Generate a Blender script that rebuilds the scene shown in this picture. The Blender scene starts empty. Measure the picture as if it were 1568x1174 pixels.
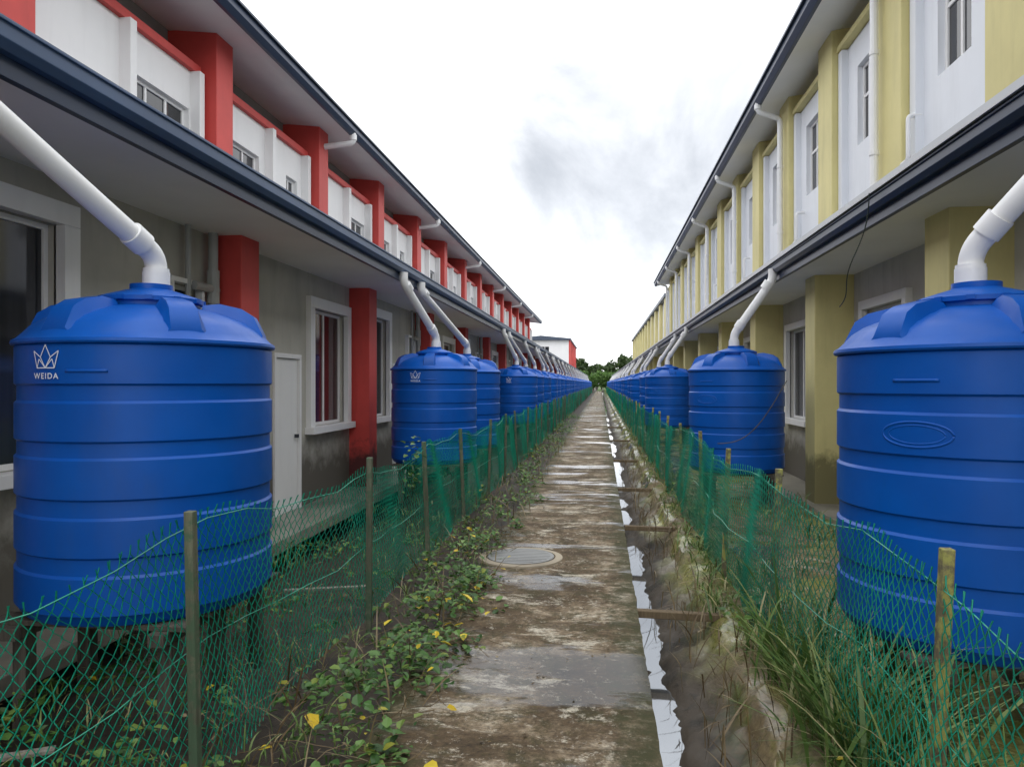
import bpy, math, random
import numpy as np
from mathutils import Vector, Matrix
from mathutils import noise as mn
random.seed(7); rng=np.random.default_rng(7)
H=1.75; F=1130.0; TH=math.atan(136/F); S=math.sin(TH); C=math.cos(TH)
def YD(X,d): return (d+X*S)/C
scene=bpy.context.scene
# ---------------------------------------------------------------- helpers
class MB:
    def __init__(s): s.v=[]; s.f=[]
    def box(s,x0,x1,y0,y1,z0,z1):
        if x0>x1:x0,x1=x1,x0
        if y0>y1:y0,y1=y1,y0
        if z0>z1:z0,z1=z1,z0
        n=len(s.v)
        s.v+=[(x0,y0,z0),(x1,y0,z0),(x1,y1,z0),(x0,y1,z0),(x0,y0,z1),(x1,y0,z1),(x1,y1,z1),(x0,y1,z1)]
        s.f+=[tuple(n+i for i in q) for q in((3,2,1,0),(4,5,6,7),(0,1,5,4),(1,2,6,5),(2,3,7,6),(3,0,4,7))]
    def prism(s,poly,y0,y1):
        n=len(s.v);k=len(poly)
        s.v+=[(x,y0,z) for x,z in poly]+[(x,y1,z) for x,z in poly]
        for i in range(k):
            j=(i+1)%k; s.f.append((n+i,n+j,n+k+j,n+k+i))
        s.f.append(tuple(n+i for i in range(k))[::-1]); s.f.append(tuple(n+k+i for i in range(k)))
    def obox(s,c,ax,ay,az,hx,hy,hz):
        n=len(s.v);c=Vector(c);ax=Vector(ax).normalized();ay=Vector(ay).normalized();az=Vector(az).normalized()
        for dz in(-1,1):
            for dx,dy in((-1,-1),(1,-1),(1,1),(-1,1)):
                s.v.append(tuple(c+ax*hx*dx+ay*hy*dy+az*hz*dz))
        s.f+=[tuple(n+i for i in q) for q in((3,2,1,0),(4,5,6,7),(0,1,5,4),(1,2,6,5),(2,3,7,6),(3,0,4,7))]
    def tube(s,pts,r,n=12,cap=True):
        pts=[Vector(p) for p in pts]; m=len(pts)
        rs=r if isinstance(r,(list,tuple)) else [r]*m
        up=None; base=len(s.v)
        for i,p in enumerate(pts):
            t=(pts[min(i+1,m-1)]-pts[max(i-1,0)]).normalized()
            if up is None:
                up=Vector((0,0,1)) if abs(t.z)<.9 else Vector((1,0,0))
            a=(up-t*up.dot(t)).normalized(); b=t.cross(a); up=a
            for k in range(n):
                an=2*math.pi*k/n; s.v.append(tuple(p+(a*math.cos(an)+b*math.sin(an))*rs[i]))
        for i in range(m-1):
            for k in range(n):
                k2=(k+1)%n; s.f.append((base+i*n+k,base+i*n+k2,base+(i+1)*n+k2,base+(i+1)*n+k))
        if cap:
            s.f.append(tuple(base+k for k in range(n))[::-1]); s.f.append(tuple(base+(m-1)*n+k for k in range(n)))
    def lathe(s,prof,n=64):
        base=len(s.v)
        for r,z in prof:
            for k in range(n):
                a=2*math.pi*k/n; s.v.append((r*math.cos(a),r*math.sin(a),z))
        for i in range(len(prof)-1):
            for k in range(n):
                k2=(k+1)%n; s.f.append((base+i*n+k,base+i*n+k2,base+(i+1)*n+k2,base+(i+1)*n+k))
        s.f.append(tuple(base+k for k in range(n))[::-1]); m=len(prof)-1
        s.f.append(tuple(base+m*n+k for k in range(n)))
    def mesh(s,name,mat,smooth=False):
        me=bpy.data.meshes.new(name); me.from_pydata(s.v,[],s.f); me.update()
        me.materials.append(mat)
        if smooth:
            me.polygons.foreach_set('use_smooth',[True]*len(me.polygons))
        return me
def add(name,me,parent=None,loc=(0,0,0),bevel=0,autosm=None):
    o=bpy.data.objects.new(name,me); scene.collection.objects.link(o); o.location=loc
    if parent: o.parent=parent
    if bevel:
        b=o.modifiers.new('bevel','BEVEL'); b.width=bevel; b.segments=2; b.limit_method='ANGLE'
    return o
def empty(name,loc=(0,0,0)):
    e=bpy.data.objects.new(name,None); e.empty_display_size=.2; scene.collection.objects.link(e); e.location=loc; return e
def fillet(pts,rad,seg=6):
    pts=[Vector(p) for p in pts]; out=[pts[0]]
    for i in range(1,len(pts)-1):
        a=(pts[i-1]-pts[i]);b=(pts[i+1]-pts[i]); r=min(rad,a.length*.45,b.length*.45)
        p0=pts[i]+a.normalized()*r;p2=pts[i]+b.normalized()*r
        for k in range(seg+1):
            t=k/seg; out.append(p0*(1-t)**2+pts[i]*2*t*(1-t)+p2*t*t)
    out.append(pts[-1]); return out
def smooth_by_angle(me,ang=35):
    import bmesh
    bm=bmesh.new(); bm.from_mesh(me)
    for f in bm.faces: f.smooth=True
    for e in bm.edges:
        if len(e.link_faces)==2 and e.calc_face_angle(0)>math.radians(ang): e.smooth=False
    bm.to_mesh(me); bm.free()
# ---------------------------------------------------------------- materials
def newmat(name):
    m=bpy.data.materials.new(name); m.use_nodes=True; nt=m.node_tree
    return m,nt,nt.nodes['Principled BSDF']
def N(nt,t,**k):
    n=nt.nodes.new(t)
    for a,b in k.items():
        if a in n.inputs: n.inputs[a].default_value=b
        else: setattr(n,a,b)
    return n
def ramp(nt,fac,stops,interp='LINEAR'):
    r=nt.nodes.new('ShaderNodeValToRGB'); r.color_ramp.interpolation=interp
    el=r.color_ramp.elements
    while len(el)<len(stops): el.new(.5)
    for e,(p,c) in zip(el,stops):
        e.position=p; e.color=(c,c,c,1) if isinstance(c,(int,float)) else (*c,1)
    nt.links.new(fac,r.inputs[0]); return r
def mixc(nt,fac,a,b,mode='MIX'):
    m=nt.nodes.new('ShaderNodeMix'); m.data_type='RGBA'; m.blend_type=mode
    for i,v in ((0,fac),(6,a),(7,b)):
        if hasattr(v,'is_linked') or hasattr(v,'links'): nt.links.new(v,m.inputs[i])
        elif isinstance(v,(int,float)): m.inputs[i].default_value=v
        else: m.inputs[i].default_value=(*v,1)
    return m.outputs[2]
def noise(nt,scale,detail=6,rough=.6,vec=None,dist=0):
    n=nt.nodes.new('ShaderNodeTexNoise'); n.inputs['Scale'].default_value=scale; n.inputs['Detail'].default_value=detail
    n.inputs['Roughness'].default_value=rough; n.inputs['Distortion'].default_value=dist
    if vec is not None: nt.links.new(vec,n.inputs['Vector'])
    return n.outputs['Fac']
def coords(nt,scale=(1,1,1)):
    g=nt.nodes.new('ShaderNodeNewGeometry'); m=nt.nodes.new('ShaderNodeMapping'); m.inputs['Scale'].default_value=scale
    nt.links.new(g.outputs['Position'],m.inputs['Vector']); return m.outputs[0]
def bump(nt,bs,h,strength=.3,dist=.01):
    b=nt.nodes.new('ShaderNodeBump'); b.inputs['Strength'].default_value=strength; b.inputs['Distance'].default_value=dist
    nt.links.new(h,b.inputs['Height']); nt.links.new(b.outputs[0],bs.inputs['Normal'])
def paint(name,col,rough=.6,var=.12,streak=.45,dirt=(.12,.11,.09),foot=0.0,bmp=.15):
    m,nt,bs=newmat(name); v=coords(nt)
    n1=noise(nt,.9,6,.6,v); r1=ramp(nt,n1,[(.3,1-var),(.7,1+var*.3)])
    c=mixc(nt,1.0,col,r1.outputs[0],'MULTIPLY')
    if streak:
        v2=coords(nt,(4,4,.5)); n2=noise(nt,1.3,7,.65,v2); r2=ramp(nt,n2,[(.5,0),(.8,streak)])
        c=mixc(nt,r2.outputs[0],c,tuple(x*.5+.3*y for x,y in zip(col,dirt)))
    if foot>0:
        g=nt.nodes.new('ShaderNodeNewGeometry'); sp=nt.nodes.new('ShaderNodeSeparateXYZ'); nt.links.new(g.outputs['Position'],sp.inputs[0])
        n3=noise(nt,3,6,.7,v); a=N(nt,'ShaderNodeMath',operation='MULTIPLY_ADD'); nt.links.new(n3,a.inputs[0]); a.inputs[1].default_value=-1.0; nt.links.new(sp.outputs[2],a.inputs[2])
        r3=ramp(nt,a.outputs[0],[(0.0,1),(foot,0)]); c=mixc(nt,r3.outputs[0],c,dirt)
    nt.links.new(c,bs.inputs['Base Color']); bs.inputs['Roughness'].default_value=rough
    nb=noise(nt,60,4,.6,v); bump(nt,bs,nb,bmp,.004)
    return m
M_red=paint('red_paint',(.62,.065,.055),.6,.22,.4,dirt=(.1,.02,.02),foot=.25)
M_yel=paint('yellow_paint',(.68,.61,.28),.65,.15,.45,dirt=(.2,.18,.08),foot=.25)
M_white=paint('white_paint',(.82,.82,.82),.55,.06,.18)
M_whiteR=paint('white_paint_bluish',(.76,.79,.84),.55,.06,.18)
M_grey=paint('grey_render',(.50,.485,.43),.8,.22,.6,foot=.55)
M_greyR=paint('grey_render_pale',(.55,.54,.50),.8,.22,.6,foot=.55)
M_dkwall=paint('dark_grey_render',(.24,.24,.235),.75,.15,.3)
M_soff=paint('soffit_board',(.84,.84,.83),.7,.08,0)
M_navy=paint('navy_metal',(.012,.03,.075),.38,.2,0,bmp=.03)
M_navy2=paint('navy_metal_light',(.04,.085,.18),.4,.2,0,bmp=.03)
M_edge=paint('pale_metal_edge',(.5,.52,.55),.4,.1,0,bmp=.03)
M_pvc=paint('white_pvc',(.8,.81,.82),.35,.1,.15,bmp=.03)
M_gpvc=paint('grey_pvc',(.38,.39,.38),.45,.1,0)
M_roof=paint('metal_roof',(.05,.07,.11),.45,.15,0)
M_door=paint('door_paint',(.84,.84,.83),.5,.06,.15)
def glassmat(name,col):
    m,nt,bs=newmat(name); v=coords(nt,(1,2.2,.15)); n=noise(nt,2.0,3,.5,v); r=ramp(nt,n,[(.4,tuple(c*.5 for c in col)),(.62,col)],'EASE')
    nt.links.new(r.outputs[0],bs.inputs['Base Color']); bs.inputs['Roughness'].default_value=.07; bs.inputs['Specular IOR Level'].default_value=.6
    return m
M_glass=glassmat('window_glass',(.03,.033,.04)); M_glassm=glassmat('curtained_glass',(.11,.03,.04))
# blue tank
M_blue,nt,bs=newmat('blue_polyethylene'); v=coords(nt)
n=noise(nt,1.5,5,.6,v); r=ramp(nt,n,[(.3,(.0003,.07,.36)),(.7,(.0003,.095,.46))])
n2=noise(nt,14,6,.7,coords(nt,(3,3,.5))); r2=ramp(nt,n2,[(.56,0),(.8,.35)])
c=mixc(nt,r2.outputs[0],r.outputs[0],(.01,.085,.32))
rd=ramp(nt,noise(nt,1.1,8,.7,coords(nt,(2,2,.6))),[(.55,0),(.75,.22)]); c=mixc(nt,rd.outputs[0],c,(.05,.08,.16))
nt.links.new(c,bs.inputs['Base Color'])
rr=ramp(nt,noise(nt,5,5,.6,v),[(.3,.33),(.7,.5)]); nt.links.new(rr.outputs[0],bs.inputs['Roughness']); bs.inputs['Specular IOR Level'].default_value=.3
bump(nt,bs,noise(nt,7,3,.5,v),.15,.01)
M_mark,nt,bs=newmat('white_print'); bs.inputs['Base Color'].default_value=(.75,.8,.9,1)
def wood(name,a,b,lich=None):
    m,nt,bs=newmat(name); v=coords(nt,(14,14,1.2)); r=ramp(nt,noise(nt,2,7,.7,v),[(.3,a),(.7,b)]); c=r.outputs[0]
    if lich:
        r2=ramp(nt,noise(nt,9,6,.7,coords(nt)),[(.46,0),(.56,1)]); c=mixc(nt,r2.outputs[0],c,lich)
    nt.links.new(c,bs.inputs['Base Color']); bs.inputs['Roughness'].default_value=.85; bump(nt,bs,noise(nt,6,5,.6,v),.5,.01); return m
M_post=wood('mossy_post',(.05,.055,.035),(.18,.19,.13),(.07,.12,.07))
M_postR=wood('lichen_post',(.08,.07,.04),(.2,.18,.11),(.34,.34,.10))
M_timber=wood('dark_timber',(.035,.03,.025),(.11,.10,.08))
M_strut=wood('strut_timber',(.08,.055,.03),(.2,.15,.09))
M_plank=wood('weathered_plank',(.12,.11,.09),(.32,.3,.26))
M_steel=paint('stand_steel',(.03,.05,.05),.5,.2,0)
M_wire,nt,bs=newmat('green_wire'); 
r=ramp(nt,noise(nt,1.3,4,.6,coords(nt)),[(.3,(.0,.20,.13)),(.7,(.005,.42,.26))]); nt.links.new(r.outputs[0],bs.inputs['Base Color']); bs.inputs['Roughness'].default_value=.35
def sepx(nt):
    g=nt.nodes.new('ShaderNodeNewGeometry'); sp=nt.nodes.new('ShaderNodeSeparateXYZ'); nt.links.new(g.outputs['Position'],sp.inputs[0]); return sp
M_path,nt,bs=newmat('stained_concrete'); v=coords(nt)
nA=noise(nt,1.3,10,.74,v,.5); rA=ramp(nt,nA,[(.34,(.035,.024,.013)),(.44,(.10,.068,.036)),(.51,(.21,.155,.095)),(.57,(.36,.29,.20)),(.63,(.58,.52,.41))])
vb=coords(nt,(.6,1.7,1)); nB=noise(nt,1.7,10,.76,vb,.7); rB=ramp(nt,nB,[(.48,0),(.55,.85)])
c=mixc(nt,rB.outputs[0],rA.outputs[0],(.105,.07,.036))
nM=noise(nt,4,10,.8,v); rM=ramp(nt,nM,[(.5,0),(.57,.75)]); c=mixc(nt,rM.outputs[0],c,(.065,.055,.02))
nP=noise(nt,2.4,11,.82,coords(nt,(.7,1.3,1)),.4); rP=ramp(nt,nP,[(.55,0),(.59,.85)]); c=mixc(nt,rP.outputs[0],c,(.62,.57,.46))
nS=noise(nt,12,9,.82,v); rS=ramp(nt,nS,[(.57,0),(.62,.8)]); c=mixc(nt,rS.outputs[0],c,(.56,.51,.41))
nK=noise(nt,34,7,.8,v); rK=ramp(nt,nK,[(.32,.35),(.6,1.2)]); c=mixc(nt,1.0,c,rK.outputs[0],'MULTIPLY')
sp=sepx(nt); ab=N(nt,'ShaderNodeMath',operation='ADD'); nt.links.new(sp.outputs[0],ab.inputs[0]); ab.inputs[1].default_value=.43
ab2=N(nt,'ShaderNodeMath',operation='ABSOLUTE'); nt.links.new(ab.outputs[0],ab2.inputs[0])
ab3=N(nt,'ShaderNodeMath',operation='MULTIPLY_ADD'); nt.links.new(nM,ab3.inputs[0]); ab3.inputs[1].default_value=1.1; nt.links.new(ab2.outputs[0],ab3.inputs[2])
mrE=N(nt,'ShaderNodeMapRange'); nt.links.new(ab3.outputs[0],mrE.inputs[0]); mrE.inputs[1].default_value=1.0; mrE.inputs[2].default_value=1.25; mrE.inputs[4].default_value=.85
c=mixc(nt,mrE.outputs[0],c,(.05,.052,.018))
vw=coords(nt,(.3,1.0,1)); nW=noise(nt,1.25,7,.66,vw,.6); rW=ramp(nt,nW,[(.405,.06),(.43,.3),(.47,.85)]); nt.links.new(rW.outputs[0],bs.inputs['Roughness'])
rW2=ramp(nt,nW,[(.40,.55),(.48,1)]); c=mixc(nt,1.0,c,rW2.outputs[0],'MULTIPLY')
bs.inputs['Specular IOR Level'].default_value=.42
nt.links.new(c,bs.inputs['Base Color'])
hh=mixc(nt,rW.outputs[0],(.45,.45,.45),mixc(nt,.5,nS,nK)); bump(nt,bs,hh,.8,.03)
# ground
M_gnd,nt,bs=newmat('muddy_ground'); v=coords(nt)
nA=noise(nt,.8,8,.65,v,.3); rA=ramp(nt,nA,[(.32,(.10,.08,.045)),(.45,(.20,.155,.085)),(.55,(.19,.20,.05)),(.66,(.34,.31,.10))])
nB=noise(nt,3.5,9,.75,v); rB=ramp(nt,nB,[(.5,0),(.58,.8)]); c=mixc(nt,rB.outputs[0],rA.outputs[0],(.09,.125,.028))
nC=noise(nt,1.7,9,.75,v); rC=ramp(nt,nC,[(.57,0),(.62,.8)]); c=mixc(nt,rC.outputs[0],c,(.42,.39,.32))
nK=noise(nt,30,6,.75,v); rK=ramp(nt,nK,[(.3,.5),(.6,1.2)]); c=mixc(nt,1.0,c,rK.outputs[0],'MULTIPLY')
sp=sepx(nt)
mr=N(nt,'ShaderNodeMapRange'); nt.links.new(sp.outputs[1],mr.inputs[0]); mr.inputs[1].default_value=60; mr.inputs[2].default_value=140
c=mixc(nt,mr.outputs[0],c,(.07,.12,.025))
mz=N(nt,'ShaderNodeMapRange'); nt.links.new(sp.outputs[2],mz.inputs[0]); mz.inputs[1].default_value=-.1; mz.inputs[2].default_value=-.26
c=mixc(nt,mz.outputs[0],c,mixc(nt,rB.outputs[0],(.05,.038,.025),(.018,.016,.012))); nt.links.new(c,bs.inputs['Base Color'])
rW=ramp(nt,noise(nt,.9,6,.62,v,.5),[(.46,.06),(.50,.35),(.56,.9)]); 
rw2=mixc(nt,mr.outputs[0],rW.outputs[0],(.9,.9,.9)); rw3=mixc(nt,mz.outputs[0],rw2,(.65,.65,.65)); nt.links.new(rw3,bs.inputs['Roughness'])
bump(nt,bs,mixc(nt,rW.outputs[0],(.5,.5,.5),mixc(nt,.5,nB,nK)),1.0,.05)
M_water,nt,bs=newmat('drain_water'); bs.inputs['Base Color'].default_value=(.36,.38,.40,1); bs.inputs['Metallic'].default_value=.85; bs.inputs['Roughness'].default_value=.04
bump(nt,bs,noise(nt,5,3,.5,coords(nt)),.04,.01)
M_slab=paint('apron_concrete',(.30,.285,.24),.35,.5,0,bmp=.3)
M_cover=paint('manhole_iron',(.22,.225,.22),.5,.4,0,bmp=.3)
M_ring=paint('manhole_surround_concrete',(.36,.31,.23),.75,.6,0,bmp=.4)
def leafmat(name,stops,tr=.25):
    m,nt,bs=newmat(name); g=nt.nodes.new('ShaderNodeNewGeometry')
    r=ramp(nt,g.outputs['Random Per Island'],stops); nt.links.new(r.outputs[0],bs.inputs['Base Color']); bs.inputs['Roughness'].default_value=.5
    t=nt.nodes.new('ShaderNodeBsdfTranslucent'); nt.links.new(r.outputs[0],t.inputs[0])
    mx=nt.nodes.new('ShaderNodeMixShader'); mx.inputs[0].default_value=tr
    nt.links.new(bs.outputs[0],mx.inputs[1]); nt.links.new(t.outputs[0],mx.inputs[2]); nt.links.new(mx.outputs[0],nt.nodes['Material Output'].inputs[0]); return m
M_leaf=leafmat('creeper_leaf',[(0,(.03,.08,.018)),(.5,(.07,.17,.035)),(.85,(.14,.26,.06)),(.985,(.2,.26,.04)),(1,(.6,.45,.02))])
M_yleaf=leafmat('yellow_leaf',[(0,(.6,.42,.02)),(1,(.75,.6,.05))])
M_grass=leafmat('grass_blade',[(0,(.05,.11,.022)),(.5,(.12,.21,.05)),(.8,(.21,.28,.09)),(.93,(.3,.3,.13)),(1,(.42,.36,.2))])
M_dry=leafmat('dry_litter',[(0,(.07,.045,.02)),(.6,(.16,.11,.05)),(1,(.3,.24,.14))])
M_tree=leafmat('tree_foliage',[(0,(.02,.045,.012)),(.6,(.045,.085,.02)),(1,(.09,.14,.035))])
M_bush=leafmat('bush_foliage',[(0,(.04,.1,.02)),(.6,(.09,.19,.035)),(1,(.16,.28,.06))])
M_bark=wood('bark',(.04,.03,.02),(.12,.1,.08))

# ---------------------------------------------------------------- ground (one sheet with the drain in its profile)
xs=[-600,-200,-60,-20,-12,-8]+list(np.arange(-6,-1.25,.12))+[-1.17,-1.0,.2,.272,.274]+list(np.arange(.30,1.05,.04))+list(np.arange(1.1,5,.12))+[6,8,12,20,60,200,600]
ys=[-40,-10]+list(np.arange(-4,14,.07))+list(np.arange(14,40,.4))+list(np.arange(40,170,3))+[200,260,340,500,900]
def fn_(x,y,s): return mn.noise(Vector((x*s,y*s,3.3)))
V=[];Fc=[]
for y in ys:
    for x in xs:
        if -1.15<x<.273: z=-.06
        elif x<.275: z=-.42
        elif x<1.03:
            t=np.interp(x,[.28,.44,.50,.6,.7,.8,.86,.96,1.03],[-.40,-.385,-.325,-.26,-.22,-.17,-.06,-.02,-.02])
            amp=1 if x>.42 else .6
            far=min(max((y-5)/4,0),1)
            t+=amp*(.05*fn_(x,y,1.9)+.045*fn_(x,y,5)+.04*fn_(x,y,14)+.02*fn_(x,y,30))+far*(.10*fn_(9,y,.9)+.03)
            z=min(t,.02)
        else:
            z=-.035+((.04*fn_(x,y,1.3)+.03*fn_(x,y,4)+.012*fn_(x,y,11)) if abs(x)<7 and y<60 else 0)
            if x>-2 and x<-1.1: z+=.02
        if abs(x-.272)<1e-6: z=-.06
        V.append((x,y,z))
nx=len(xs)
for j in range(len(ys)-1):
    for i in range(nx-1):
        a=j*nx+i; Fc.append((a,a+1,a+nx+1,a+nx))
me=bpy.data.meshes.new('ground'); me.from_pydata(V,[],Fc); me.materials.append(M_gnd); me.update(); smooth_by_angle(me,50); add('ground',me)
b=MB(); b.v=[(.276,-5,-.345),(.85,-5,-.345),(.85,165,-.345),(.276,165,-.345)]; b.f=[(0,1,2,3)]
add('water',b.mesh('water',M_water))
b=MB(); y=-4.0
xsn=np.linspace(-1.16,.283,19); ysn=list(np.arange(-4,16,.08))+list(np.arange(16,170,1.5)); n0=0
for y in ysn:
    el=.05*mn.noise(Vector((0,y*2.3,1)))+.03*mn.noise(Vector((0,y*9,5))); er=.010*mn.noise(Vector((3,y*4,1)))+.009*mn.noise(Vector((3,y*17,1)))
    b.v.append((-1.16+el,y,-.16))
    for i,x in enumerate(xsn):
        xx=x+(el if i==0 else 0)+(er if i==len(xsn)-1 else 0)
        z=.010*mn.noise(Vector((x*1.5,y*1.1,7)))+.004*mn.noise(Vector((x*6,y*6,2)))-(.008 if i in(0,len(xsn)-1) else 0)
        b.v.append((xx,y,z))
    b.v.append((.283+er,y,-.45))
W=len(xsn)+2
for j in range(len(ysn)-1):
    for i in range(W-1): a=j*W+i; b.f.append((a,a+1,a+W+1,a+W))
me=b.mesh('path',M_path); smooth_by_angle(me,40); add('path',me)
e=empty('manhole',(-.80,YD(-.8,7.43),.004))
b=MB(); b.lathe([(.43,-.03),(.42,.006),(.35,.012),(.35,-.02)],48); o=add('surround',b.mesh('surround',M_ring),e)
b=MB(); b.lathe([(.335,-.02),(.335,.014),(.32,.018),(.0,.018)],48)
for i in range(-4,5):
    w=math.sqrt(.3**2-(i*.065)**2); b.box(-w,w,i*.065-.008,i*.065+.008,.016,.021)
add('cover',b.mesh('cover',M_cover),e)
for d,x1 in ((5.7,.98),(9.1,.9),(12.4,.9),(17,.9),(23,.9),(30,.9)):
    b=MB(); yy=YD(.5,d); b.obox((.61+random.uniform(-.03,.03),yy,-.035),(1,random.uniform(-.1,.1),.0),(0,1,0),(0,0,1),.325,.035,.028); add('drain_strut',b.mesh('drain_strut',M_strut),bevel=.006)

# ---------------------------------------------------------------- building pieces
def wall_open(mb,x0,x1,ya,yb,z0,z1,ops):
    y=ya
    for (a,bb,c,d) in sorted(ops):
        mb.box(x0,x1,y,a,z0,z1)
        if c>z0+.01: mb.box(x0,x1,a,bb,z0,c)
        if d<z1-.01: mb.box(x0,x1,a,bb,d,z1)
        y=bb
    mb.box(x0,x1,y,yb,z0,z1)
def window(fr,gl,xf,sg,a,b_,z0,z1,sur=.13,proj=.08,mull=1,sill=True):
    o=sg
    if sur>0:
        fr.box(xf-.02*o,xf+proj*o,a-sur,a,z0,z1); fr.box(xf-.02*o,xf+proj*o,b_,b_+sur,z0,z1)
        fr.box(xf-.02*o,xf+proj*o,a-sur,b_+sur,z1,z1+sur)
        if sill: fr.box(xf-.02*o,xf+(proj+.06)*o,a-sur-.04,b_+sur+.04,z0-.1,z0)
    x=xf-.09*o
    fr.box(x-.025*o,x+.025*o,a,a+.045,z0,z1);fr.box(x-.025*o,x+.025*o,b_-.045,b_,z0,z1)
    fr.box(x-.025*o,x+.025*o,a+.045,b_-.045,z1-.045,z1);fr.box(x-.025*o,x+.025*o,a+.045,b_-.045,z0,z0+.045)
    for k in range(mull):
        m=a+(b_-a)*(k+1)/(mull+1); fr.box(x-.022*o,x+.022*o,m-.02,m+.02,z0+.045,z1-.045)
    gl.box(x-.006*o,x+.003*o,a+.02,b_-.02,z0+.02,z1-.02)
def gutter(mb1,mb2,xe,sg,ya,yb,zb,zt):
    h=zt-zb; o=sg
    mb1.prism([(xe-.05*o,zb),(xe,zb),(xe,zb+h*.62),(xe-.05*o,zb+h*.62)],ya,yb)
    mb2.prism([(xe-.04*o,zb+h*.42),(xe+.05*o,zb+h*.42),(xe+.09*o,zb+h*.58),(xe+.09*o,zt-.03),(xe+.105*o,zt-.03),(xe+.105*o,zt-.01),(xe-.04*o,zt-.01)],ya,yb)

# ================= LEFT ROW =================
L=empty('terrace_house_row',(-4.2,0,0))
def addL(name,mb,mat,bev=.006): 
    o=add(name,mb.mesh(name,mat),L,(4.2,0,0),bevel=bev); return o
YA=-5.0; YB=YD(-4.6,57); YC=175
zs=H+1.60
wall=MB();pier=MB();fr=MB();gl=MB();glm=MB();dr=MB();pip=MB();
ops=[]
xw=-4.2
pers=4.4
for k in range(-3,38):
    far=8.38+pers*k
    yf=YD(-3.85,far)
    pier.box(-4.26,-3.85,yf-.42,yf,-.1,zs+.01)
    def add_win(a,w,z0,z1,cur,mull=1,sur=.13):
        ops.append((a,a+w,z0,z1)); window(fr,glm if cur else gl,xw,1,a,a+w,z0,z1,mull=mull,sur=sur)
    def add_door(a,w):
        ops.append((a,a+w,-.2,2.15)); 
        fr.box(xw-.06,xw+.03,a,a+.06,0,2.15);fr.box(xw-.06,xw+.03,a+w-.06,a+w,0,2.15);fr.box(xw-.06,xw+.03,a+.06,a+w-.06,2.09,2.15)
        dr.box(xw-.05,xw-.01,a+.065,a+w-.065,.0,2.085)
        gl.box(xw-.01,xw+.04,a+w-.16,a+w-.12,1.0,1.05)
    if k%2==0:
        add_door(yf+1.1,.86); add_win(yf+2.34,1.40,1.12,2.85,True,sur=.16)
    else:
        add_win(yf+.3,1.42,1.12,2.98,False,sur=.17); add_door(yf+2.15,.8); add_win(yf+3.2,.5,2.25,2.75,False,mull=0,sur=.05)
        pip.tube([(-4.1,yf+3.88,-.1),(-4.1,yf+3.88,zs)],.05,10)
        pip.tube([(-4.1,yf+3.5,2.75),(-4.1,yf+3.95,2.75)],.045,10)
        pip.tube([(-4.1,yf+3.88,2.6),(-4.1,yf+3.88,2.95)],.066,10)
        pip.tube([(-4.13,yf+3.45,.8),(-4.13,yf+3.45,zs)],.03,8)
wall_open(wall,-4.35,-4.2,YA-2,YC,-.2,zs+.05,ops)
wall.box(-12,-11.85,YA-2,YC,-.2,4)
wall.box(-11.85,-4.35,YA-2,YA-1.85,-.2,4); wall.box(-11.85,-4.35,YC-.15,YC,-.2,2.2)
addL('ground_floor_wall',wall,M_grey,0); addL('lower_pier',pier,M_red,.01)
g1=MB();g2=MB();sf=MB();rf=MB();ed=MB()
gutter(g1,g2,-3.05,1,YA-2,YC,H+1.58,H+1.84)
sf.prism([(-3.1,zs),(-3.1,zs+.03),(-4.2,zs+.03),(-4.2,zs)],YA-2,YC)
rf.prism([(-2.985,H+1.832),(-2.985,H+1.855),(-5.6,H+2.42),(-5.6,H+2.39)],YA-2,YC)
uw=MB();up=MB();us=MB();band=MB();pan=MB();ug=MB();fn=MB();pp=MB()
uw.box(-5.98,-5.83,YA,YB,H+1.9,H+4.85); uw.box(-11.85,-5.98,YA,YA+.15,H+1.9,H+4.85);uw.box(-11.85,-5.98,YB-.15,YB,H+1.9,H+4.85);uw.box(-12,-11.85,YA,YB,4,H+4.85)
for k in range(-4,16):
    yf=YD(-5.13,10.37+3.62*k)
    if yf<YA or yf-.45>YB-.2: continue
    up.box(-5.86,-5.13,yf-.45,yf,H+2.2,H+4.78)
    if yf+3.2>YB: continue
    a=yf+.0; bnd=yf+3.17
    mid=a+1.62
    band.box(-5.82,-5.33,a,bnd,H+4.13,H+4.24)
    fn.box(-5.42,-5.26,mid-.06,mid+.06,H+2.3,H+4.13); fn.box(-5.42,-5.26,bnd-.16,bnd-.04,H+2.3,H+4.13)
    wa=[(a+.12,a+1.35,H+2.62,H+3.60)] if k%2==0 else []
    wb=[(mid+.75,mid+1.2,H+2.62,H+3.6)] if k%2==0 else [(mid+.12,mid+1.36,H+2.62,H+3.62)]
    o2=wa+wb
    wall_open(pan,-5.5,-5.4,a,bnd-.001,H+2.3,H+4.13,o2)
    for q in o2: window(fr,gl,-5.4,1,*q,sur=0,mull=1 if q[1]-q[0]<.8 else 2)
addL('upper_wall',uw,M_dkwall);addL('upper_pier',up,M_red,.01);addL('red_band',band,M_red);addL('white_panel',pan,M_white,0);addL('panel_fin',fn,M_white)
zE=H+4.62
ug.prism([(-4.65,zE),(-4.6,zE),(-4.54,zE+.07),(-4.54,zE+.17),(-4.65,zE+.17)],YA-.5,YB+.4)
us.prism([(-4.64,zE+.03),(-4.64,zE+.05),(-5.83,zE+.19),(-5.83,zE+.17)],YA-.5,YB+.4)
rf.prism([(-4.5,zE+.16),(-4.5,zE+.19),(-8.5,zE+1.3),(-12.4,zE+.3),(-12.4,zE+.27),(-8.5,zE+1.27)],YA-.5,YB+.4)
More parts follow.
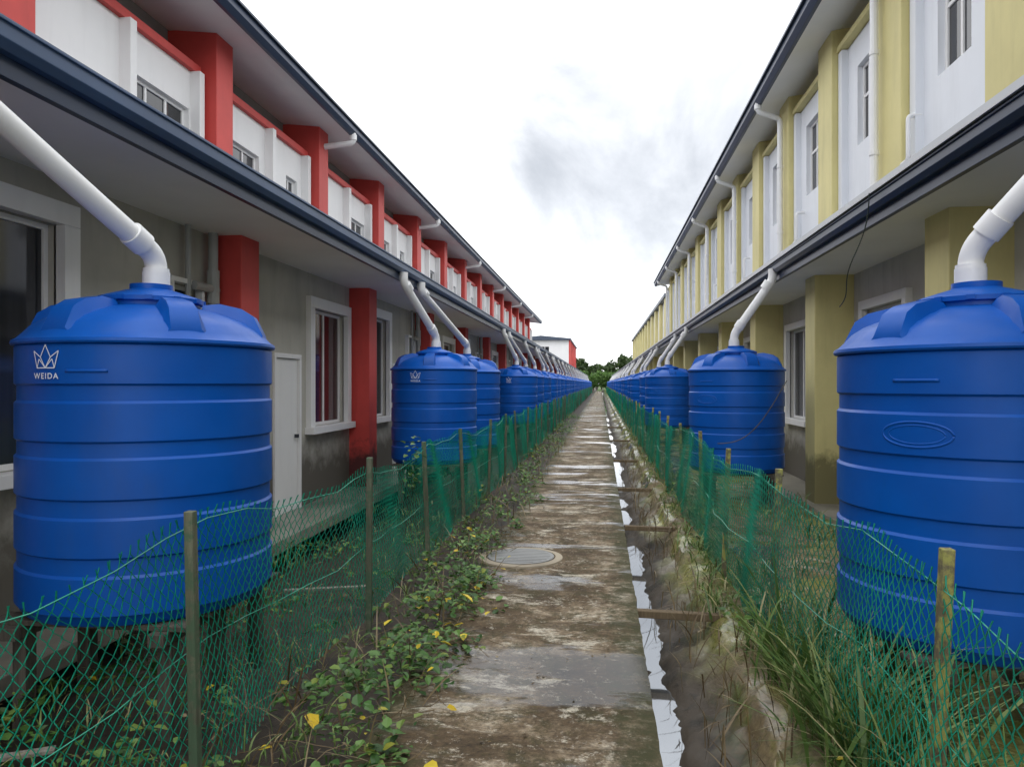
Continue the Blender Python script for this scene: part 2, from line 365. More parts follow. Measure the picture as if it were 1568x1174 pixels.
for k in range(-2,8):
    y=YD(-4.6,13.8+7.2*k)
    if y<YA or y>YB-1: continue
    pp.tube(fillet([(-4.6,y,zE+.05),(-4.6,y,zE-.13),(-5.2,y-.05,zE-.2)],.08),.055,12)
    pp.tube([(-4.6,y,zE+.02),(-4.6,y,zE-.08)],.07,12)
addL('lower_fascia',g1,M_navy,.003);addL('lower_gutter',g2,M_navy2,.004);addL('lower_soffit',sf,M_soff,0);addL('roof',rf,M_roof,0);addL('upper_gutter',ug,M_navy,.004)
addL('upper_soffit',us,M_soff,0);addL('window_frame',fr,M_white,.004);addL('window_glass',gl,M_glass,0);addL('curtained_glass',glm,M_glassm,0);addL('door',dr,M_door,.006);addL('soil_pipe',pip,M_gpvc,0);addL('rain_pipe',pp,M_pvc,0)
b=MB(); b.box(-4.2,-3.5,YA,YC,-.12,.02); addL('apron',b,M_slab)

# ================= RIGHT ROW =================
R=empty('terrace_house_row',(3.6,0,0))
def addR(name,mb,mat,bev=.006): return add(name,mb.mesh(name,mat),R,(-3.6,0,0),bevel=bev)
YB2=YD(2.6,35)
zr=H+1.56
wall=MB();pier=MB();fr=MB();gl=MB();dr=MB();pip=MB();ops=[];xw=3.6
for k in range(-3,40):
    yf=YD(3.06,7.03+4.1*k)
    pier.box(3.06,3.66,yf-.5,yf,-.1,zr+.01)
    a=yf+.45; ops.append((a,a+.85,-.2,2.15))
    fr.box(3.57,3.66,a,a+.06,0,2.15);fr.box(3.57,3.66,a+.79,a+.85,0,2.15);fr.box(3.57,3.66,a+.06,a+.79,2.09,2.15)
    dr.box(3.61,3.65,a+.065,a+.785,0,2.085)
    a=yf+1.75; ops.append((a,a+1.35,1.1,2.75)); window(fr,gl,3.6,-1,a,a+1.35,1.1,2.75,sur=.12)
    pip.tube([(3.5,yf+.2,-.1),(3.5,yf+.2,zr)],.05,10)
    pip.tube([(3.5,yf+.05,2.6),(3.5,yf+.42,2.6)],.04,10)
wall_open(wall,3.6,3.75,YA-2,YC,-.2,zr+.05,ops)
wall.box(11.85,12,YA-2,YC,-.2,4);wall.box(3.75,11.85,YA-2,YA-1.85,-.2,4);wall.box(3.75,11.85,YC-.15,YC,-.2,2.2)
addR('ground_floor_wall',wall,M_greyR,0);addR('lower_pier',pier,M_yel,.01)
g1=MB();g2=MB();sf=MB();rf=MB();ed=MB()
gutter(g1,g2,2.6,-1,YA-2,YC,H+1.53,H+1.76)
ed.prism([(2.47,H+1.755),(2.47,H+1.815),(2.9,H+1.9),(2.9,H+1.865)],YA-2,YC)
sf.prism([(2.65,zr),(2.65,zr+.03),(3.6,zr+.03),(3.6,zr)],YA-2,YC)
rf.prism([(2.9,H+1.865),(2.9,H+1.895),(3.45,H+2.02),(3.45,H+1.99)],YA-2,YC)
rf.box(3.45,11.9,YB2+.1,YC,3.95,4.0)
uw=MB();up=MB();us=MB();pan=MB();ug=MB();pp=MB();bd=MB()
uw.box(3.5,3.62,YA,YB2,H+1.9,H+4.9);uw.box(3.62,11.9,YA,YA+.15,3.95,H+4.9);uw.box(3.62,11.9,YB2-.15,YB2,3.95,H+4.9);uw.box(11.85,12,YA,YB2,4,H+4.9)
for k in range(-5,14):
    yf=YD(3.06,8.2+2.27*k)
    if yf-.6<YA or yf>YB2: continue
    up.box(3.06,3.52,yf-.62,yf,H+1.9,H+4.8)
    if yf+1.7>YB2: continue
    a=yf+.001;bb=yf+1.649
    q=(a+.55,a+1.2,H+2.95,H+4.05) if k%3 else (a+.75,a+1.15,H+3.0,H+4.0)
    wall_open(pan,3.22,3.34,a,bb,H+1.95,H+4.38,[q]); window(fr,gl,3.22,-1,*q,sur=0,mull=1)
    zc=(q[2]+q[3])/2+.1; fr.box(3.29,3.33,q[0]+.045,q[1]-.045,zc-.02,zc+.02)
    pan.box(3.14,3.3,a,a+.14,H+1.95,H+4.375);pan.box(3.14,3.3,bb-.14,bb,H+1.95,H+4.375)
    bd.box(3.12,3.5,a,bb,H+4.39,H+4.47)
addR('upper_wall',uw,M_yel);addR('upper_pier',up,M_yel,.01);addR('white_panel',pan,M_whiteR,0);addR('panel_band',bd,M_yel)
ug.prism([(2.65,zE),(2.6,zE),(2.54,zE+.07),(2.54,zE+.17),(2.65,zE+.17)],YA-.5,YB2+.3)
us.prism([(2.64,zE+.03),(2.64,zE+.05),(3.5,zE+.16),(3.5,zE+.14)],YA-.5,YB2+.3)
rf.prism([(2.5,zE+.16),(2.5,zE+.19),(7.5,zE+1.5),(12.4,zE+.2),(12.4,zE+.17),(7.5,zE+1.47)],YA-.5,YB2+.3)
for k in range(-3,6):
    y=YD(2.6,12.3+4.25*k)
    if y<YA or y>YB2: continue
    pp.tube(fillet([(2.6,y,zE+.05),(2.6,y,zE-.1),(2.98,y+.1,zE-.2),(2.98,y+.1,H+1.95)],.08),.045,10)
    pp.tube([(2.6,y,zE+.02),(2.6,y,zE-.06)],.06,10)
    for zz in (2.5,3.6): pp.tube([(2.98,y+.1,H+zz),(2.98,y+.1,H+zz+.05)],.054,10)
    y2=y-.55
    pp.tube(fillet([(3.2,y2,H+2.7),(3.08,y2,H+2.7),(3.08,y2,H+2.25),(3.08,y2+.15,H+2.25)],.05),.024,8)
addR('lower_fascia',g1,M_navy,.003);addR('lower_gutter',g2,M_navy,.004);addR('roof_edge',ed,M_edge,0);addR('lower_soffit',sf,M_soff,0);addR('roof',rf,M_roof,0);addR('upper_gutter',ug,M_navy,.004)
addR('upper_soffit',us,M_soff,0);addR('window_frame',fr,M_white,.004);addR('window_glass',gl,M_glass,0);addR('door',dr,M_door,.006);addR('soil_pipe',pip,M_gpvc,0);addR('rain_pipe',pp,M_pvc,0)
b=MB(); b.box(2.95,3.6,YA,YC,-.12,.02); addR('apron',b,M_slab)

# ================= END BLOCKS =================
def block(x0,x1,y0,y1,ztop,mt,sg):
    E=empty('terrace_house_block',((x0+x1)/2,(y0+y1)/2,0)); off=(-(x0+x1)/2,-(y0+y1)/2,0)
    w=MB();fr=MB();gl=MB();cl=MB();rf=MB()
    xw0,xw1=min(x0,x1),max(x0,x1)
    wins=[];x=xw0+.9
    while x+1.0<xw1: wins.append((x,x+.9)); x+=2.1
    lev=[(H-.6,H+.9),(H+2.8,H+4.0)]
    x=xw0
    for a,b_ in wins:
        w.box(x,a,y0,y0+.15,-.1,ztop); w.box(a,b_,y0,y0+.15,-.1,lev[0][0]); w.box(a,b_,y0,y0+.15,lev[0][1],lev[1][0]); w.box(a,b_,y0,y0+.15,lev[1][1],ztop)
        for l in lev:
            gl.box(a,b_,y0+.08,y0+.1,l[0],l[1]); fr.box((a+b_)/2-.03,(a+b_)/2+.03,y0+.04,y0+.075,l[0],l[1])
        x=b_
    w.box(x,xw1,y0,y0+.15,-.1,ztop); w.box(xw0,xw1,y1-.15,y1,-.1,ztop)
    alley=xw1 if sg>0 else xw0
    for xx in (xw0,xw1-.15): w.box(xx,xx+.15,y0+.15,y1-.15,-.1,ztop)
    y=y0
    while y<y1-1:
        cl.box(alley,alley+.16*sg,y,y+.9,-.1,ztop-.06); gl.box(alley,alley+.01*sg,y+1.6,y+2.5,H+2.8,H+4.0); y+=3.6
    rf.prism([(xw0-.25,ztop-.05),(xw0-.25,ztop+.12),((xw0+xw1)/2,ztop+.45),(xw1+.25,ztop+.12),(xw1+.25,ztop-.05)],y0-.4,y1+.5)
    for nm,mb,mm in (('wall',w,M_white),('window_frame',fr,M_white),('window_glass',gl,M_glass),('corner_pier',cl,mt),('roof',rf,M_roof)):
        add(nm,mb.mesh(nm,mm),E,off)
block(-9.5,-3.45,YD(-3.2,80),YD(-3.2,100),H+4.75,M_red,1)
block(3.55,10,YD(3.4,39),YD(3.4,80),H+4.6,M_yel,-1)

# ---------------------------------------------------------------- water tanks
st=.013
prof=[(.60,0),(.655,.008),(.675,.035)]
for a,b_ in ((.07,.26),(.37,.56),(.67,.87),(.97,1.165),(1.27,1.47)):
    prof+=[(.683,a-.012),(.683+st,a),(.683+st,b_-.0),(.683,b_+.014)]
prof+=[(.688,1.478),(.71,1.482),(.715,1.492),(.712,1.508),(.69,1.52),(.66,1.55),(.62,1.595),(.56,1.635),(.46,1.675),(.36,1.705),(.29,1.72),(.275,1.725),(.272,1.755)]
b=MB(); b.lathe(prof,96)
for k in range(6):
    a=math.radians(60*k+18); ca,sa=math.cos(a),math.sin(a)
    def PT(r,t,z): return (r*ca-t*sa, r*sa+t*ca, z)
    sec=[(.30,1.69,1.745,.05),(.40,1.65,1.755,.065),(.53,1.6,1.725,.08),(.60,1.56,1.68,.085),(.655,1.52,1.565,.09)]
    base=len(b.v)
    for r,zl,zt,w in sec:
        b.v+=[PT(r,-w-.03,zl),PT(r,-w+.01,zt),PT(r,w-.01,zt),PT(r,w+.03,zl)]
    for i in range(len(sec)-1):
        for j in range(3):
            b.f.append((base+i*4+j,base+(i+1)*4+j,base+(i+1)*4+j+1,base+i*4+j+1))
    b.f.append((base,base+1,base+2,base+3)); q=base+4*(len(sec)-1); b.f.append((q+3,q+2,q+1,q))
tank_me=b.mesh('tank_shell',M_blue)
import bmesh
bm=bmesh.new(); bm.from_mesh(tank_me); bmesh.ops.recalc_face_normals(bm,faces=bm.faces); bm.to_mesh(tank_me); bm.free()
smooth_by_angle(tank_me,32)
b=MB(); b.lathe([(.275,1.745),(.295,1.75),(.295,1.775),(.28,1.785),(.2,1.81),(.12,1.835),(.12,1.865),(0.001,1.867)],64)
for k in range(12):
    a=2*math.pi*k/12; b.obox((.296*math.cos(a),.296*math.sin(a),1.765),(math.cos(a),math.sin(a),0),(-math.sin(a),math.cos(a),0),(0,0,1),.008,.02,.012)
lid_me=b.mesh('lid',M_blue); smooth_by_angle(lid_me,32)
def emb(ang,oval):
    b=MB(); R0=.698
    def cyl(s,z,r=R0): a=ang+s/R0; return (r*math.cos(a),r*math.sin(a),z)
    if oval:
        for hw,hh,rr in ((.17,.062,.007),(.135,.045,.005)):
            pts=[cyl(hw*math.cos(t),.0+1.07+hh*math.sin(t),.693) for t in np.linspace(0,2*math.pi,41)]
            b.tube(pts,rr,8)
    b.tube([cyl(s,1.335,.693) for s in np.linspace(-.11,.11,12)],.01,8)
    return b.mesh('embossed_relief',M_blue,True)
def mark(ang):
    R0=.7015
    cu=bpy.data.curves.new('t','FONT'); cu.body='WEIDA'; cu.size=.045; cu.align_x='CENTER'; cu.space_character=1.25; cu.offset=.0008
    to=bpy.data.objects.new('t',cu); scene.collection.objects.link(to)
    dg=bpy.context.evaluated_depsgraph_get(); tm=bpy.data.meshes.new_from_object(to.evaluated_get(dg))
    V=[(v.co.x,v.co.y) for v in tm.vertices]; Fs=[tuple(p.vertices) for p in tm.polygons]
    bpy.data.objects.remove(to); bpy.data.meshes.remove(tm)
    cr=[(-.085,.155),(-.06,.06),(.06,.06),(.085,.155),(.035,.12),(0,.19),(-.035,.12),(-.085,.155)]
    cr2=[(-.06,.06),(-.045,.11),(0,.06),(.045,.11),(.06,.06)]
    cr4=[(-.035,.12),(0,.06),(.035,.12)]
    for pl in (cr,cr2,cr4):
        for p,q in zip(pl[:-1],pl[1:]):
            m=max(1,int(math.hypot(q[0]-p[0],q[1]-p[1])/.02))
            dx,dy=q[0]-p[0],q[1]-p[1]; l=math.hypot(dx,dy); nx_,ny_=-dy/l*.0028,dx/l*.0028
            for i in range(m):
                t0,t1=i/m,(i+1)/m; n0=len(V)
                A=(p[0]+dx*t0,p[1]+dy*t0);B=(p[0]+dx*t1,p[1]+dy*t1)
                V+= [(A[0]-nx_,A[1]-ny_),(B[0]-nx_,B[1]-ny_),(B[0]+nx_,B[1]+ny_),(A[0]+nx_,A[1]+ny_)]; Fs.append((n0,n0+1,n0+2,n0+3))
    me=bpy.data.meshes.new('printed_mark')
    me.from_pydata([((R0)*math.cos(ang+x/R0),(R0)*math.sin(ang+x/R0),1.295+z*.93) for x,z in V],[],Fs); me.materials.append(M_mark); return me
mk=mark(math.radians(-102)); em_r=emb(math.radians(-136.7),True); em_l=emb(math.radians(-83),False)
b=MB()
for sx in(-1,1):
    b.box(sx*.42-.045,sx*.42+.045,-.62,.62,-.1,-.03)
    for sy in(-1,0,1): b.box(sx*.42-.04,sx*.42+.04,sy*.5-.04,sy*.5+.04,-.62,-.1)
for i in range(5):
    yy=-.5+i*.25; b.box(-.56,.56,yy-.07,yy+.07,-.03,0)
stand_me=b.mesh('stand',M_timber)
def tank(x,y,zb,side,dy,rot=0,near=False):
    e=empty('water_tank',(x,y,zb))
    s=add('shell',tank_me,e); s.rotation_euler[2]=rot
    add('lid',lid_me,e); add('stand',stand_me,e,bevel=.004 if near else 0)
    if near or y<30:
        add('embossed_relief',em_r if side>0 else em_l,e); 
        if side<0: add('printed_mark',mk,e)
    b=MB()
    xe=(2.52 if side>0 else -2.98); top=Vector((xe-x,dy,H+1.57-zb)); j=Vector((0.03*side*-1,0,1.855)); k=Vector((j.x,0,2.04))
    pts=fillet([j,k,top-Vector((0,0,.04)),top+Vector((0,0,.12))],.14,8); b.tube(pts,.062,20)
    b.tube([j,j+Vector((0,0,.09))],.078,20)
    dd=(top-k).normalized(); b.tube([k+dd*.11,k+dd*.22],.074,20); b.tube([k-Vector((0,0,.12)),k-Vector((0,0,.075))],.074,20)
    b.tube([top-dd*.2,top-dd*.08],.074,20)
    me=b.mesh('inlet_pipe',M_pvc); smooth_by_angle(me,40); add('inlet_pipe',me,e)
tank(-2.71,4.19,.48,-1,-1.4,0,True)
tank(-2.71,YD(-2.71,12.1),.48,-1,-.9,.3)
tank(-2.71,YD(-2.71,14.9),.48,-1,-2.6,.7)
c0=24.9
while c0<170:
    tank(-2.71,YD(-2.71,c0-1.2),.48,-1,-.9,c0); tank(-2.71,YD(-2.71,c0+1.6),.48,-1,-2.4,c0*2)
    if c0+5.5<170: tank(-2.71,YD(-2.71,c0+5.3),.48,-1,-1,c0*3)
    c0+=11.3
tank(2.03,4.29,.43,1,-.6,math.radians(10),True)
tank(2.03,YD(2.03,11.16),.45,1,-.2,.4)
for d in (22.3,25.5,33.6,37,45,48.5,56,60,67,71,79,83,90,95,102,107,114,120,127,134,141,148,155,163):
    tank(2.03,YD(2.03,d),.45,1,-.3,d)

# ---------------------------------------------------------------- fences
def fence(X0,ya,yb,h0,posts,pm,seed,far_y=40):
    e=empty('chain_link_fence',(X0,0,0))
    rs=np.random.RandomState(seed)
    ph=rs.rand(6)*6
    def hgt(y):
        return h0+.03*np.sin(y*1.3+ph[0])+.022*np.sin(y*3.1+ph[1])+.012*np.sin(y*7.7)-.045*np.abs(np.sin(y*math.pi/2.15+ph[2]))
    def off(y,z): return .05*np.sin(y*.9+ph[3])*z+.03*np.sin(y*2.7+ph[4]+z*2)+.012*np.sin(y*6.1+z*5)
    def gen(y0,y1,w,dz,r,name):
        nw=int((y1-y0)/w); nz=int(h0/dz)
        i=np.arange(nw)[:,None]; j=np.arange(nz+2)[None,:]
        right=((i+j)%2)
        yy=y0+i*w+right*w + 0*j
        yc=np.where(j==nz+1, y0+i*w+((i+nz)%2)*w+(rs.rand(nw,1)-.5)*.025, yy)
        zz=(np.minimum(j,nz)/nz)*hgt(yc)-.02+np.where(j==nz+1,.032,0)
        yc=yc+.022*np.sin(zz*6+yc*1.7+ph[5])+.012*np.sin(zz*13+yc*4.3)+.003*rs.randn(nw,nz+2)
        xx=off(yc,zz)+np.where((j%2)==0,.0026,-.0026)
        n=nw*(nz+2); P=np.stack([xx,yc,zz],-1).reshape(n,3)
        ang=np.array([0,2.094,4.189]); ring=np.stack([np.cos(ang)*r,np.sin(ang)*r,0*ang],-1)
        V=(P[:,None,:]+ring[None]).reshape(-1,3)
        idx=(np.arange(nw)[:,None]*(nz+2)+np.arange(nz+1)[None,:]).reshape(-1)
        fs=[]
        for a in range(3):
            b_=(a+1)%3
            fs.append(np.stack([idx*3+a,idx*3+b_,(idx+1)*3+b_,(idx+1)*3+a],-1))
        Fq=np.concatenate(fs)
        me=bpy.data.meshes.new(name); me.vertices.add(len(V)); me.vertices.foreach_set('co',V.ravel())
        me.loops.add(Fq.size); me.loops.foreach_set('vertex_index',Fq.ravel().astype(np.int32))
        me.polygons.add(len(Fq)); me.polygons.foreach_set('loop_start',np.arange(0,Fq.size,4,dtype=np.int32)); 
        me.update(calc_edges=True); me.validate(); me.materials.append(M_wire)
        add(name,me,e)
    gen(ya,far_y,.031,.036,.0027,'mesh')
    gen(far_y,yb,.09,.1,.0075,'mesh_far')
    b=MB()
    for zf in (.97,.5):
        ysn=np.arange(ya,yb,.35)
        b.tube([(off(y,1)*1+.006,y,hgt(y)*zf) for y in ysn],.0026,5)
    add('strain_wire',b.mesh('strain_wire',M_wire),e)
    b=MB()
    for y in posts:
        tx,ty=random.uniform(-.05,.05),random.uniform(-.04,.04)
        b.obox((off(y,.6)+.03,y,.54+random.uniform(-.02,.03)),(1,0,0),(0,1,0),(tx,ty,1),.02,.021,.64)
    add('post',b.mesh('post',pm),e,bevel=.004)
pl=[.7,2.95,5.25,7.15]; 
while pl[-1]<150: pl.append(pl[-1]+2.15)
fence(-1.77,-1,150,1.13,pl,M_post,3)
pr=[.3,YD(1.1,.6*F/268),YD(1.1,.6*F/143),YD(1.1,.6*F/103)]
while pr[-1]<150: pr.append(pr[-1]+2.15)
fence(1.11,-1,150,1.13,pr,M_postR,5)

# ---------------------------------------------------------------- vegetation
def blades(name,pts,mat,lr,w=.008,droop=.5,parent=None,spread=.5):
    V=[];Fs=[]
    for (x,y,z) in pts:
        L=random.uniform(*lr); a=random.uniform(0,2*math.pi); t=random.uniform(.03,spread); px,py,pz=x,y,z; n0=len(V); seg=6
        tw=random.uniform(-.5,.5); ww=w*random.uniform(.6,1.4); sx,sy=-math.sin(a+tw),math.cos(a+tw)
        for k in range(seg+1):
            f=k/seg; wd=ww*(1-f**2)*(.6+.8*min(f*3,1))
            V.append((px-sx*wd,py-sy*wd,pz)); V.append((px+sx*wd,py+sy*wd,pz+.001))
            if k<seg:
                px+=math.cos(a)*math.sin(t)*L/seg; py+=math.sin(a)*math.sin(t)*L/seg; pz+=math.cos(t)*L/seg; t+=random.uniform(.3,1.5)*droop
                pz=max(pz,-.04)
        for k in range(seg): Fs.append((n0+2*k,n0+2*k+1,n0+2*k+3,n0+2*k+2))
    me=bpy.data.meshes.new(name); me.from_pydata(V,[],Fs); me.materials.append(mat); me.update(); return add(name,me,parent)
def tuft(cx,cy,n,r,z=-.03): return [(cx+random.gauss(0,r),cy+random.gauss(0,r),z) for _ in range(n)]
pts=[]
for _ in range(20): pts+=tuft(random.uniform(.98,1.6),random.uniform(2.4,5.2),random.randint(10,42),.07)
for _ in range(8): pts+=tuft(random.uniform(.98,1.2),random.uniform(3.3,4.6),34,.06)
blades('tall_grass',pts,M_grass,(.2,.82),.0055,.22,spread=.6)
pts=[(random.uniform(.95,1.5),random.uniform(2.6,5.2),-.03) for _ in range(90)]
blades('broad_grass',pts,M_grass,(.45,.98),.011,.22,spread=.4)
pts=[]
for _ in range(90): pts+=tuft(random.uniform(.9,1.4),5+25*random.random()**1.6,14,.06)
for _ in range(50): pts+=tuft(random.uniform(1.2,2.9),random.uniform(2.5,14),12,.05)
blades('verge_grass',pts,M_grass,(.1,.38),.005,.3)
pts=[]
for _ in range(150): pts+=tuft(random.uniform(-1.85,-1.05),2.2+30*random.random()**1.5,random.randint(5,16),.07)
for _ in range(200): pts+=tuft(random.uniform(-3.4,-1.8),2+12*random.random()**1.4,9,.08)
blades('low_grass',pts,M_grass,(.05,.24),.004,.3)
pts=[]
for _ in range(1700): pts.append((random.uniform(.5,1.6),2+20*random.random()**1.4,-.02 if random.random()>.5 else -.2))
for _ in range(900): pts.append((random.uniform(-1.9,-.95),2+20*random.random()**1.4,.0))
blades('dry_litter',pts,M_dry,(.06,.4),.004,.1,spread=1.5)
def leaves(name,items,mat):
    V=[];Fs=[]
    for (x,y,z,s) in items:
        a=random.uniform(0,6.283); tl=random.uniform(-.5,.6); u=Vector((math.cos(a)*math.cos(tl),math.sin(a)*math.cos(tl),math.sin(tl)))
        sd=Vector((-math.sin(a),math.cos(a),random.uniform(-.4,.4))).normalized(); nrm=u.cross(sd)
        p=Vector((x,y,z)); n0=len(V); w=s*random.uniform(.26,.4)
        for q in (p, p+u*s*.3+sd*w+nrm*s*.1, p+u*s*.7+sd*w*.75+nrm*s*.06, p+u*s-nrm*s*.08, p+u*s*.7-sd*w*.75+nrm*s*.06, p+u*s*.3-sd*w+nrm*s*.1, p+u*s*.5-nrm*s*.02): V.append(tuple(q))
        Fs+=[(n0,n0+1,n0+6),(n0+1,n0+2,n0+6),(n0+2,n0+3,n0+6),(n0+3,n0+4,n0+6),(n0+4,n0+5,n0+6),(n0+5,n0,n0+6)]
    me=bpy.data.meshes.new(name); me.from_pydata(V,[],Fs); me.materials.append(mat); me.update(); return add(name,me)
it=[]
def clump(cx,cy,n,r,h,s=(.025,.08)):
    for _ in range(n):
        a=random.uniform(0,6.28); q=r*random.random()**.6; zz=h*random.random()*(1-(q/r)**2*.7)
        it.append((cx+q*math.cos(a),cy+q*math.sin(a),zz+.005,random.uniform(*s)))
for _ in range(48):
    y=2.3+9*random.random()**1.2; clump(random.uniform(-1.75,-.95),y,random.randint(8,50),random.uniform(.08,.28),random.uniform(.03,.24))
for _ in range(40): clump(random.uniform(-3.2,-1.85),2.2+6*random.random(),random.randint(8,30),random.uniform(.08,.25),random.uniform(.03,.15))
for cx,cy,n,r,h in ((-1.12,4.3,210,.3,.28),(-1.35,3.9,110,.25,.3),(-1.2,5.5,190,.3,.32),(-1.05,6.1,130,.25,.24),(-1.35,6.6,150,.3,.38),(-.95,4.8,60,.2,.12),(-1.2,7.6,100,.25,.3)):
    clump(cx,cy,n,r,h)
for _ in range(45): clump(random.uniform(-1.75,-1.1),10+30*random.random(),30,.25,.25,(.05,.09))
for _ in range(22): clump(random.uniform(.95,1.6),random.uniform(2.6,12),30,.15,.3)
leaves('creeping_plant',it,M_leaf)
b=MB()
for _ in range(60):
    x,y=random.uniform(-1.7,-1.1),random.uniform(2.8,9); a=random.uniform(-1.2,1.2); p=[(x,y,.02)]
    for k in range(6): a+=random.uniform(-.5,.5); x+=math.cos(a)*.09; y+=math.sin(a)*.09; p.append((x,y,random.uniform(.01,.08)))
    b.tube(p,.0025,4)
add('creeper_stems',b.mesh('creeper_stems',M_dry))
it=[(random.uniform(-1.6,-.8),random.uniform(2.9,8),random.uniform(.02,.4)*(random.random()),random.uniform(.04,.08)) for _ in range(26)]
it+=[(-1.45,3.55,.1,.13),(-.75,3.15,.02,.1),(-.8,3.3,.01,.08),(-1.0,5.2,.25,.12),(-1.25,5.0,.2,.1)]
leaves('yellow_leaf_litter',it,M_yleaf)
it=[]
for _ in range(60): it.append((-1.74+random.uniform(-.05,.05),YD(-1.77,6.9)+random.uniform(-.15,.15),random.uniform(.7,1.25),random.uniform(.04,.07)))
leaves('climbing_vine',it,M_leaf)
it=[(random.uniform(-1.1,.25),2+16*random.random()**1.3,.008,random.uniform(.01,.035)) for _ in range(220)]+[(random.uniform(-3.4,-1.8),random.uniform(2,10),.01,random.uniform(.02,.06)) for _ in range(160)]
leaves('fallen_leaves',it,M_dry)
b=MB()
for x,y,z,a,l in ((-2.9,3.0,.03,.5,.4),(-2.3,6.0,.02,.3,.35),(-1.15,2.75,.03,.9,.14)):
    b.obox((x,y,z),(math.cos(a),math.sin(a),0),(-math.sin(a),math.cos(a),0),(0,0,1),l,.025,.01)
add('scrap_planks',b.mesh('scrap_planks',M_plank),bevel=.003)

def foliage(name,crowns,mat,s,per,trunks=True):
    V=[];Fs=[]
    for (x,y,h,r) in crowns:
        for _ in range(13):
            a=random.uniform(0,6.28); q=r*random.random()**.6; cx,cy=x+q*math.cos(a),y+q*math.sin(a); cz=h*random.uniform(.35,.93)-q*.25; cr=r*random.uniform(.25,.5)
            for _ in range(per):
                d=Vector((random.gauss(0,1),random.gauss(0,1),random.gauss(0,.8))).normalized()*cr*random.random()**.4
                p=Vector((cx,cy,cz))+d; u=Vector((random.gauss(0,1),random.gauss(0,1),random.gauss(0,1))).normalized(); w=u.cross(Vector((random.gauss(0,1),random.gauss(0,1),random.gauss(0,1)))).normalized(); n0=len(V)
                ss=s*random.uniform(.5,1.2)
                V+= [tuple(p-u*ss),tuple(p+w*ss*.5),tuple(p+u*ss),tuple(p-w*ss*.5)]; Fs.append((n0,n0+1,n0+2,n0+3))
    me=bpy.data.meshes.new('foliage'); me.from_pydata(V,[],Fs); me.materials.append(mat); e=empty(name,(crowns[0][0],crowns[0][1],0)); add('foliage',me,e,(-crowns[0][0],-crowns[0][1],0))
    if trunks:
        b=MB()
        for (x,y,h,r) in crowns:
            b.tube([(x,y,-.3),(x+.1,y,h*.35),(x-.1,y+.1,h*.7)],[r*.1,r*.07,r*.03],8)
            for k in range(4):
                a=random.uniform(0,6.28); b.tube([(x,y,h*.35),(x+r*.5*math.cos(a),y+r*.5*math.sin(a),h*.65)],[r*.05,r*.015],6)
        add('trunks',b.mesh('trunks',M_bark),e,(-crowns[0][0],-crowns[0][1],0))
cr=[(-8.5,215,9.6,3.2),(-6.3,205,10.0,2.4),(-4.4,212,8.6,2.2),(-2.2,222,8.0,2.4),(.2,225,7.6,2.3),(2.3,220,8.6,2.2),(4.0,212,10,2.3),(6.2,208,10.8,2.6),(8.5,214,9.9,3)]
cr+=[(x+random.uniform(-1,1),232+random.uniform(-3,3),random.uniform(6.5,8),2.6) for x in range(-10,12,3)]
cr+=[(random.choice([-1,1])*random.uniform(10,90),random.uniform(205,250),random.uniform(8,13),random.uniform(3,5)) for _ in range(26)]
foliage('tree_line',cr,M_tree,.5,80)
foliage('bushes',[(random.uniform(-6,6),random.uniform(172,198),random.uniform(2.5,5.5),random.uniform(1.2,2)) for _ in range(36)],M_bush,.25,45,False)

# ---------------------------------------------------------------- hanging cables
b=MB()
p0=Vector((2.44,YD(2.5,6.75),H+1.74));p1=Vector((2.62,YD(2.6,8.2),H+.85))
pts=[]
for t in np.linspace(0,1,20):
    p=p0.lerp(p1,t); p.z-=.25*math.sin(math.pi*t)*.5; p.x+=.03*math.sin(t*9); pts.append(p)
b.tube(pts,.006,6); add('hanging_cable',b.mesh('hanging_cable',M_steel,True))
b=MB(); p0=Vector((1.35,YD(1.35,8.6),1.05));p1=Vector((2.1,YD(2.1,8.4),1.78)); pts=[]
for t in np.linspace(0,1,16):
    p=p0.lerp(p1,t); p.z-=.22*math.sin(math.pi*t); pts.append(p)
b.tube(pts,.005,6); add('hanging_cable',b.mesh('hanging_cable',M_timber,True))

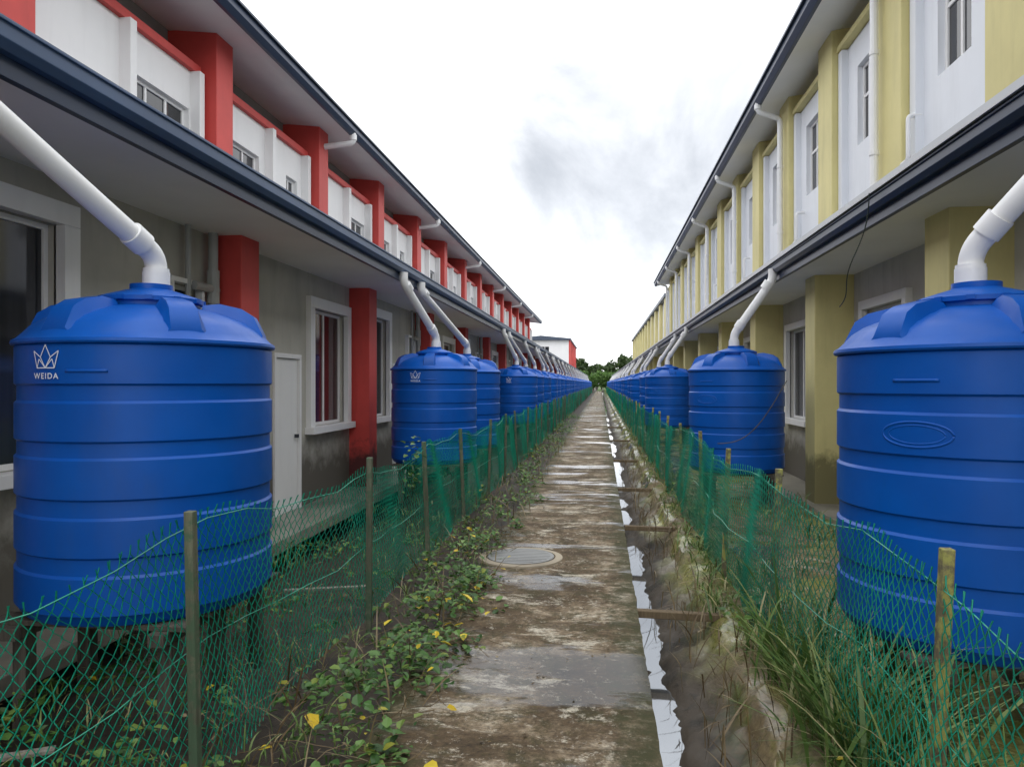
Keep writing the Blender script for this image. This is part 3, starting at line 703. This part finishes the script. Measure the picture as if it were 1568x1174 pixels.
# ---------------------------------------------------------------- sky, sun, camera
w=bpy.data.worlds.new('World'); scene.world=w; w.use_nodes=True; nt=w.node_tree; bg=nt.nodes['Background']
sky=nt.nodes.new('ShaderNodeTexSky'); sky.sky_type='NISHITA'; sky.sun_disc=False; sky.sun_elevation=math.radians(60); sky.sun_rotation=math.radians(160)
tc=nt.nodes.new('ShaderNodeTexCoord')
nz=noise(nt,2.2,6,.55,tc.outputs['Generated'],.3)
base=ramp(nt,nz,[(.3,(.62,.63,.65)),(.55,(.72,.723,.73))])
def cloud(center,scl,nsc,lo,hi,amt):
    vm=nt.nodes.new('ShaderNodeVectorMath'); vm.operation='SUBTRACT'; nt.links.new(tc.outputs['Generated'],vm.inputs[0]); vm.inputs[1].default_value=center
    vs=nt.nodes.new('ShaderNodeVectorMath'); vs.operation='MULTIPLY'; nt.links.new(vm.outputs[0],vs.inputs[0]); vs.inputs[1].default_value=scl
    ln=nt.nodes.new('ShaderNodeVectorMath'); ln.operation='LENGTH'; nt.links.new(vs.outputs[0],ln.inputs[0])
    nn=noise(nt,nsc,8,.58,tc.outputs['Generated'],.35)
    ad=N(nt,'ShaderNodeMath',operation='MULTIPLY_ADD'); nt.links.new(nn,ad.inputs[0]); ad.inputs[1].default_value=4.5; nt.links.new(ln.outputs['Value'],ad.inputs[2])
    mr=N(nt,'ShaderNodeMapRange',interpolation_type='SMOOTHSTEP'); nt.links.new(ad.outputs[0],mr.inputs[0]); mr.inputs[1].default_value=lo; mr.inputs[2].default_value=hi; mr.inputs[3].default_value=amt; mr.inputs[4].default_value=0
    return mr.outputs[0]
m1=cloud((-.01,.954,.30),(5.6,1.5,9.5),4.0,2.1,4.1,1.0)
m2=cloud((.10,.93,.36),(4.2,1.5,7.0),3.0,2.1,4.3,.75)
c1=mixc(nt,m2,base.outputs[0],(.30,.312,.333))
cl=mixc(nt,m1,c1,(.215,.225,.243))
sk=mixc(nt,1.0,sky.outputs[0],(.1,.1,.1),'MULTIPLY')
fin=mixc(nt,.06,cl,sk); nt.links.new(fin,bg.inputs[0]); bg.inputs[1].default_value=2.8
su=bpy.data.lights.new('sun','SUN'); su.energy=.7; su.angle=math.radians(35); su.color=(1,.97,.92); so=bpy.data.objects.new('sun',su); scene.collection.objects.link(so)
so.rotation_euler=(math.radians(28),math.radians(6),math.radians(-10)); so.location=(0,0,20)
cam=bpy.data.cameras.new('camera'); co=bpy.data.objects.new('camera',cam); scene.collection.objects.link(co); scene.camera=co
cam.sensor_width=36; cam.lens=F/1568*36; cam.clip_end=2000; cam.clip_start=.05
co.location=(0,0,H); co.rotation_euler=(math.radians(90),0,TH)
scene.view_settings.view_transform='Standard'; scene.view_settings.look='None'; scene.view_settings.exposure=0
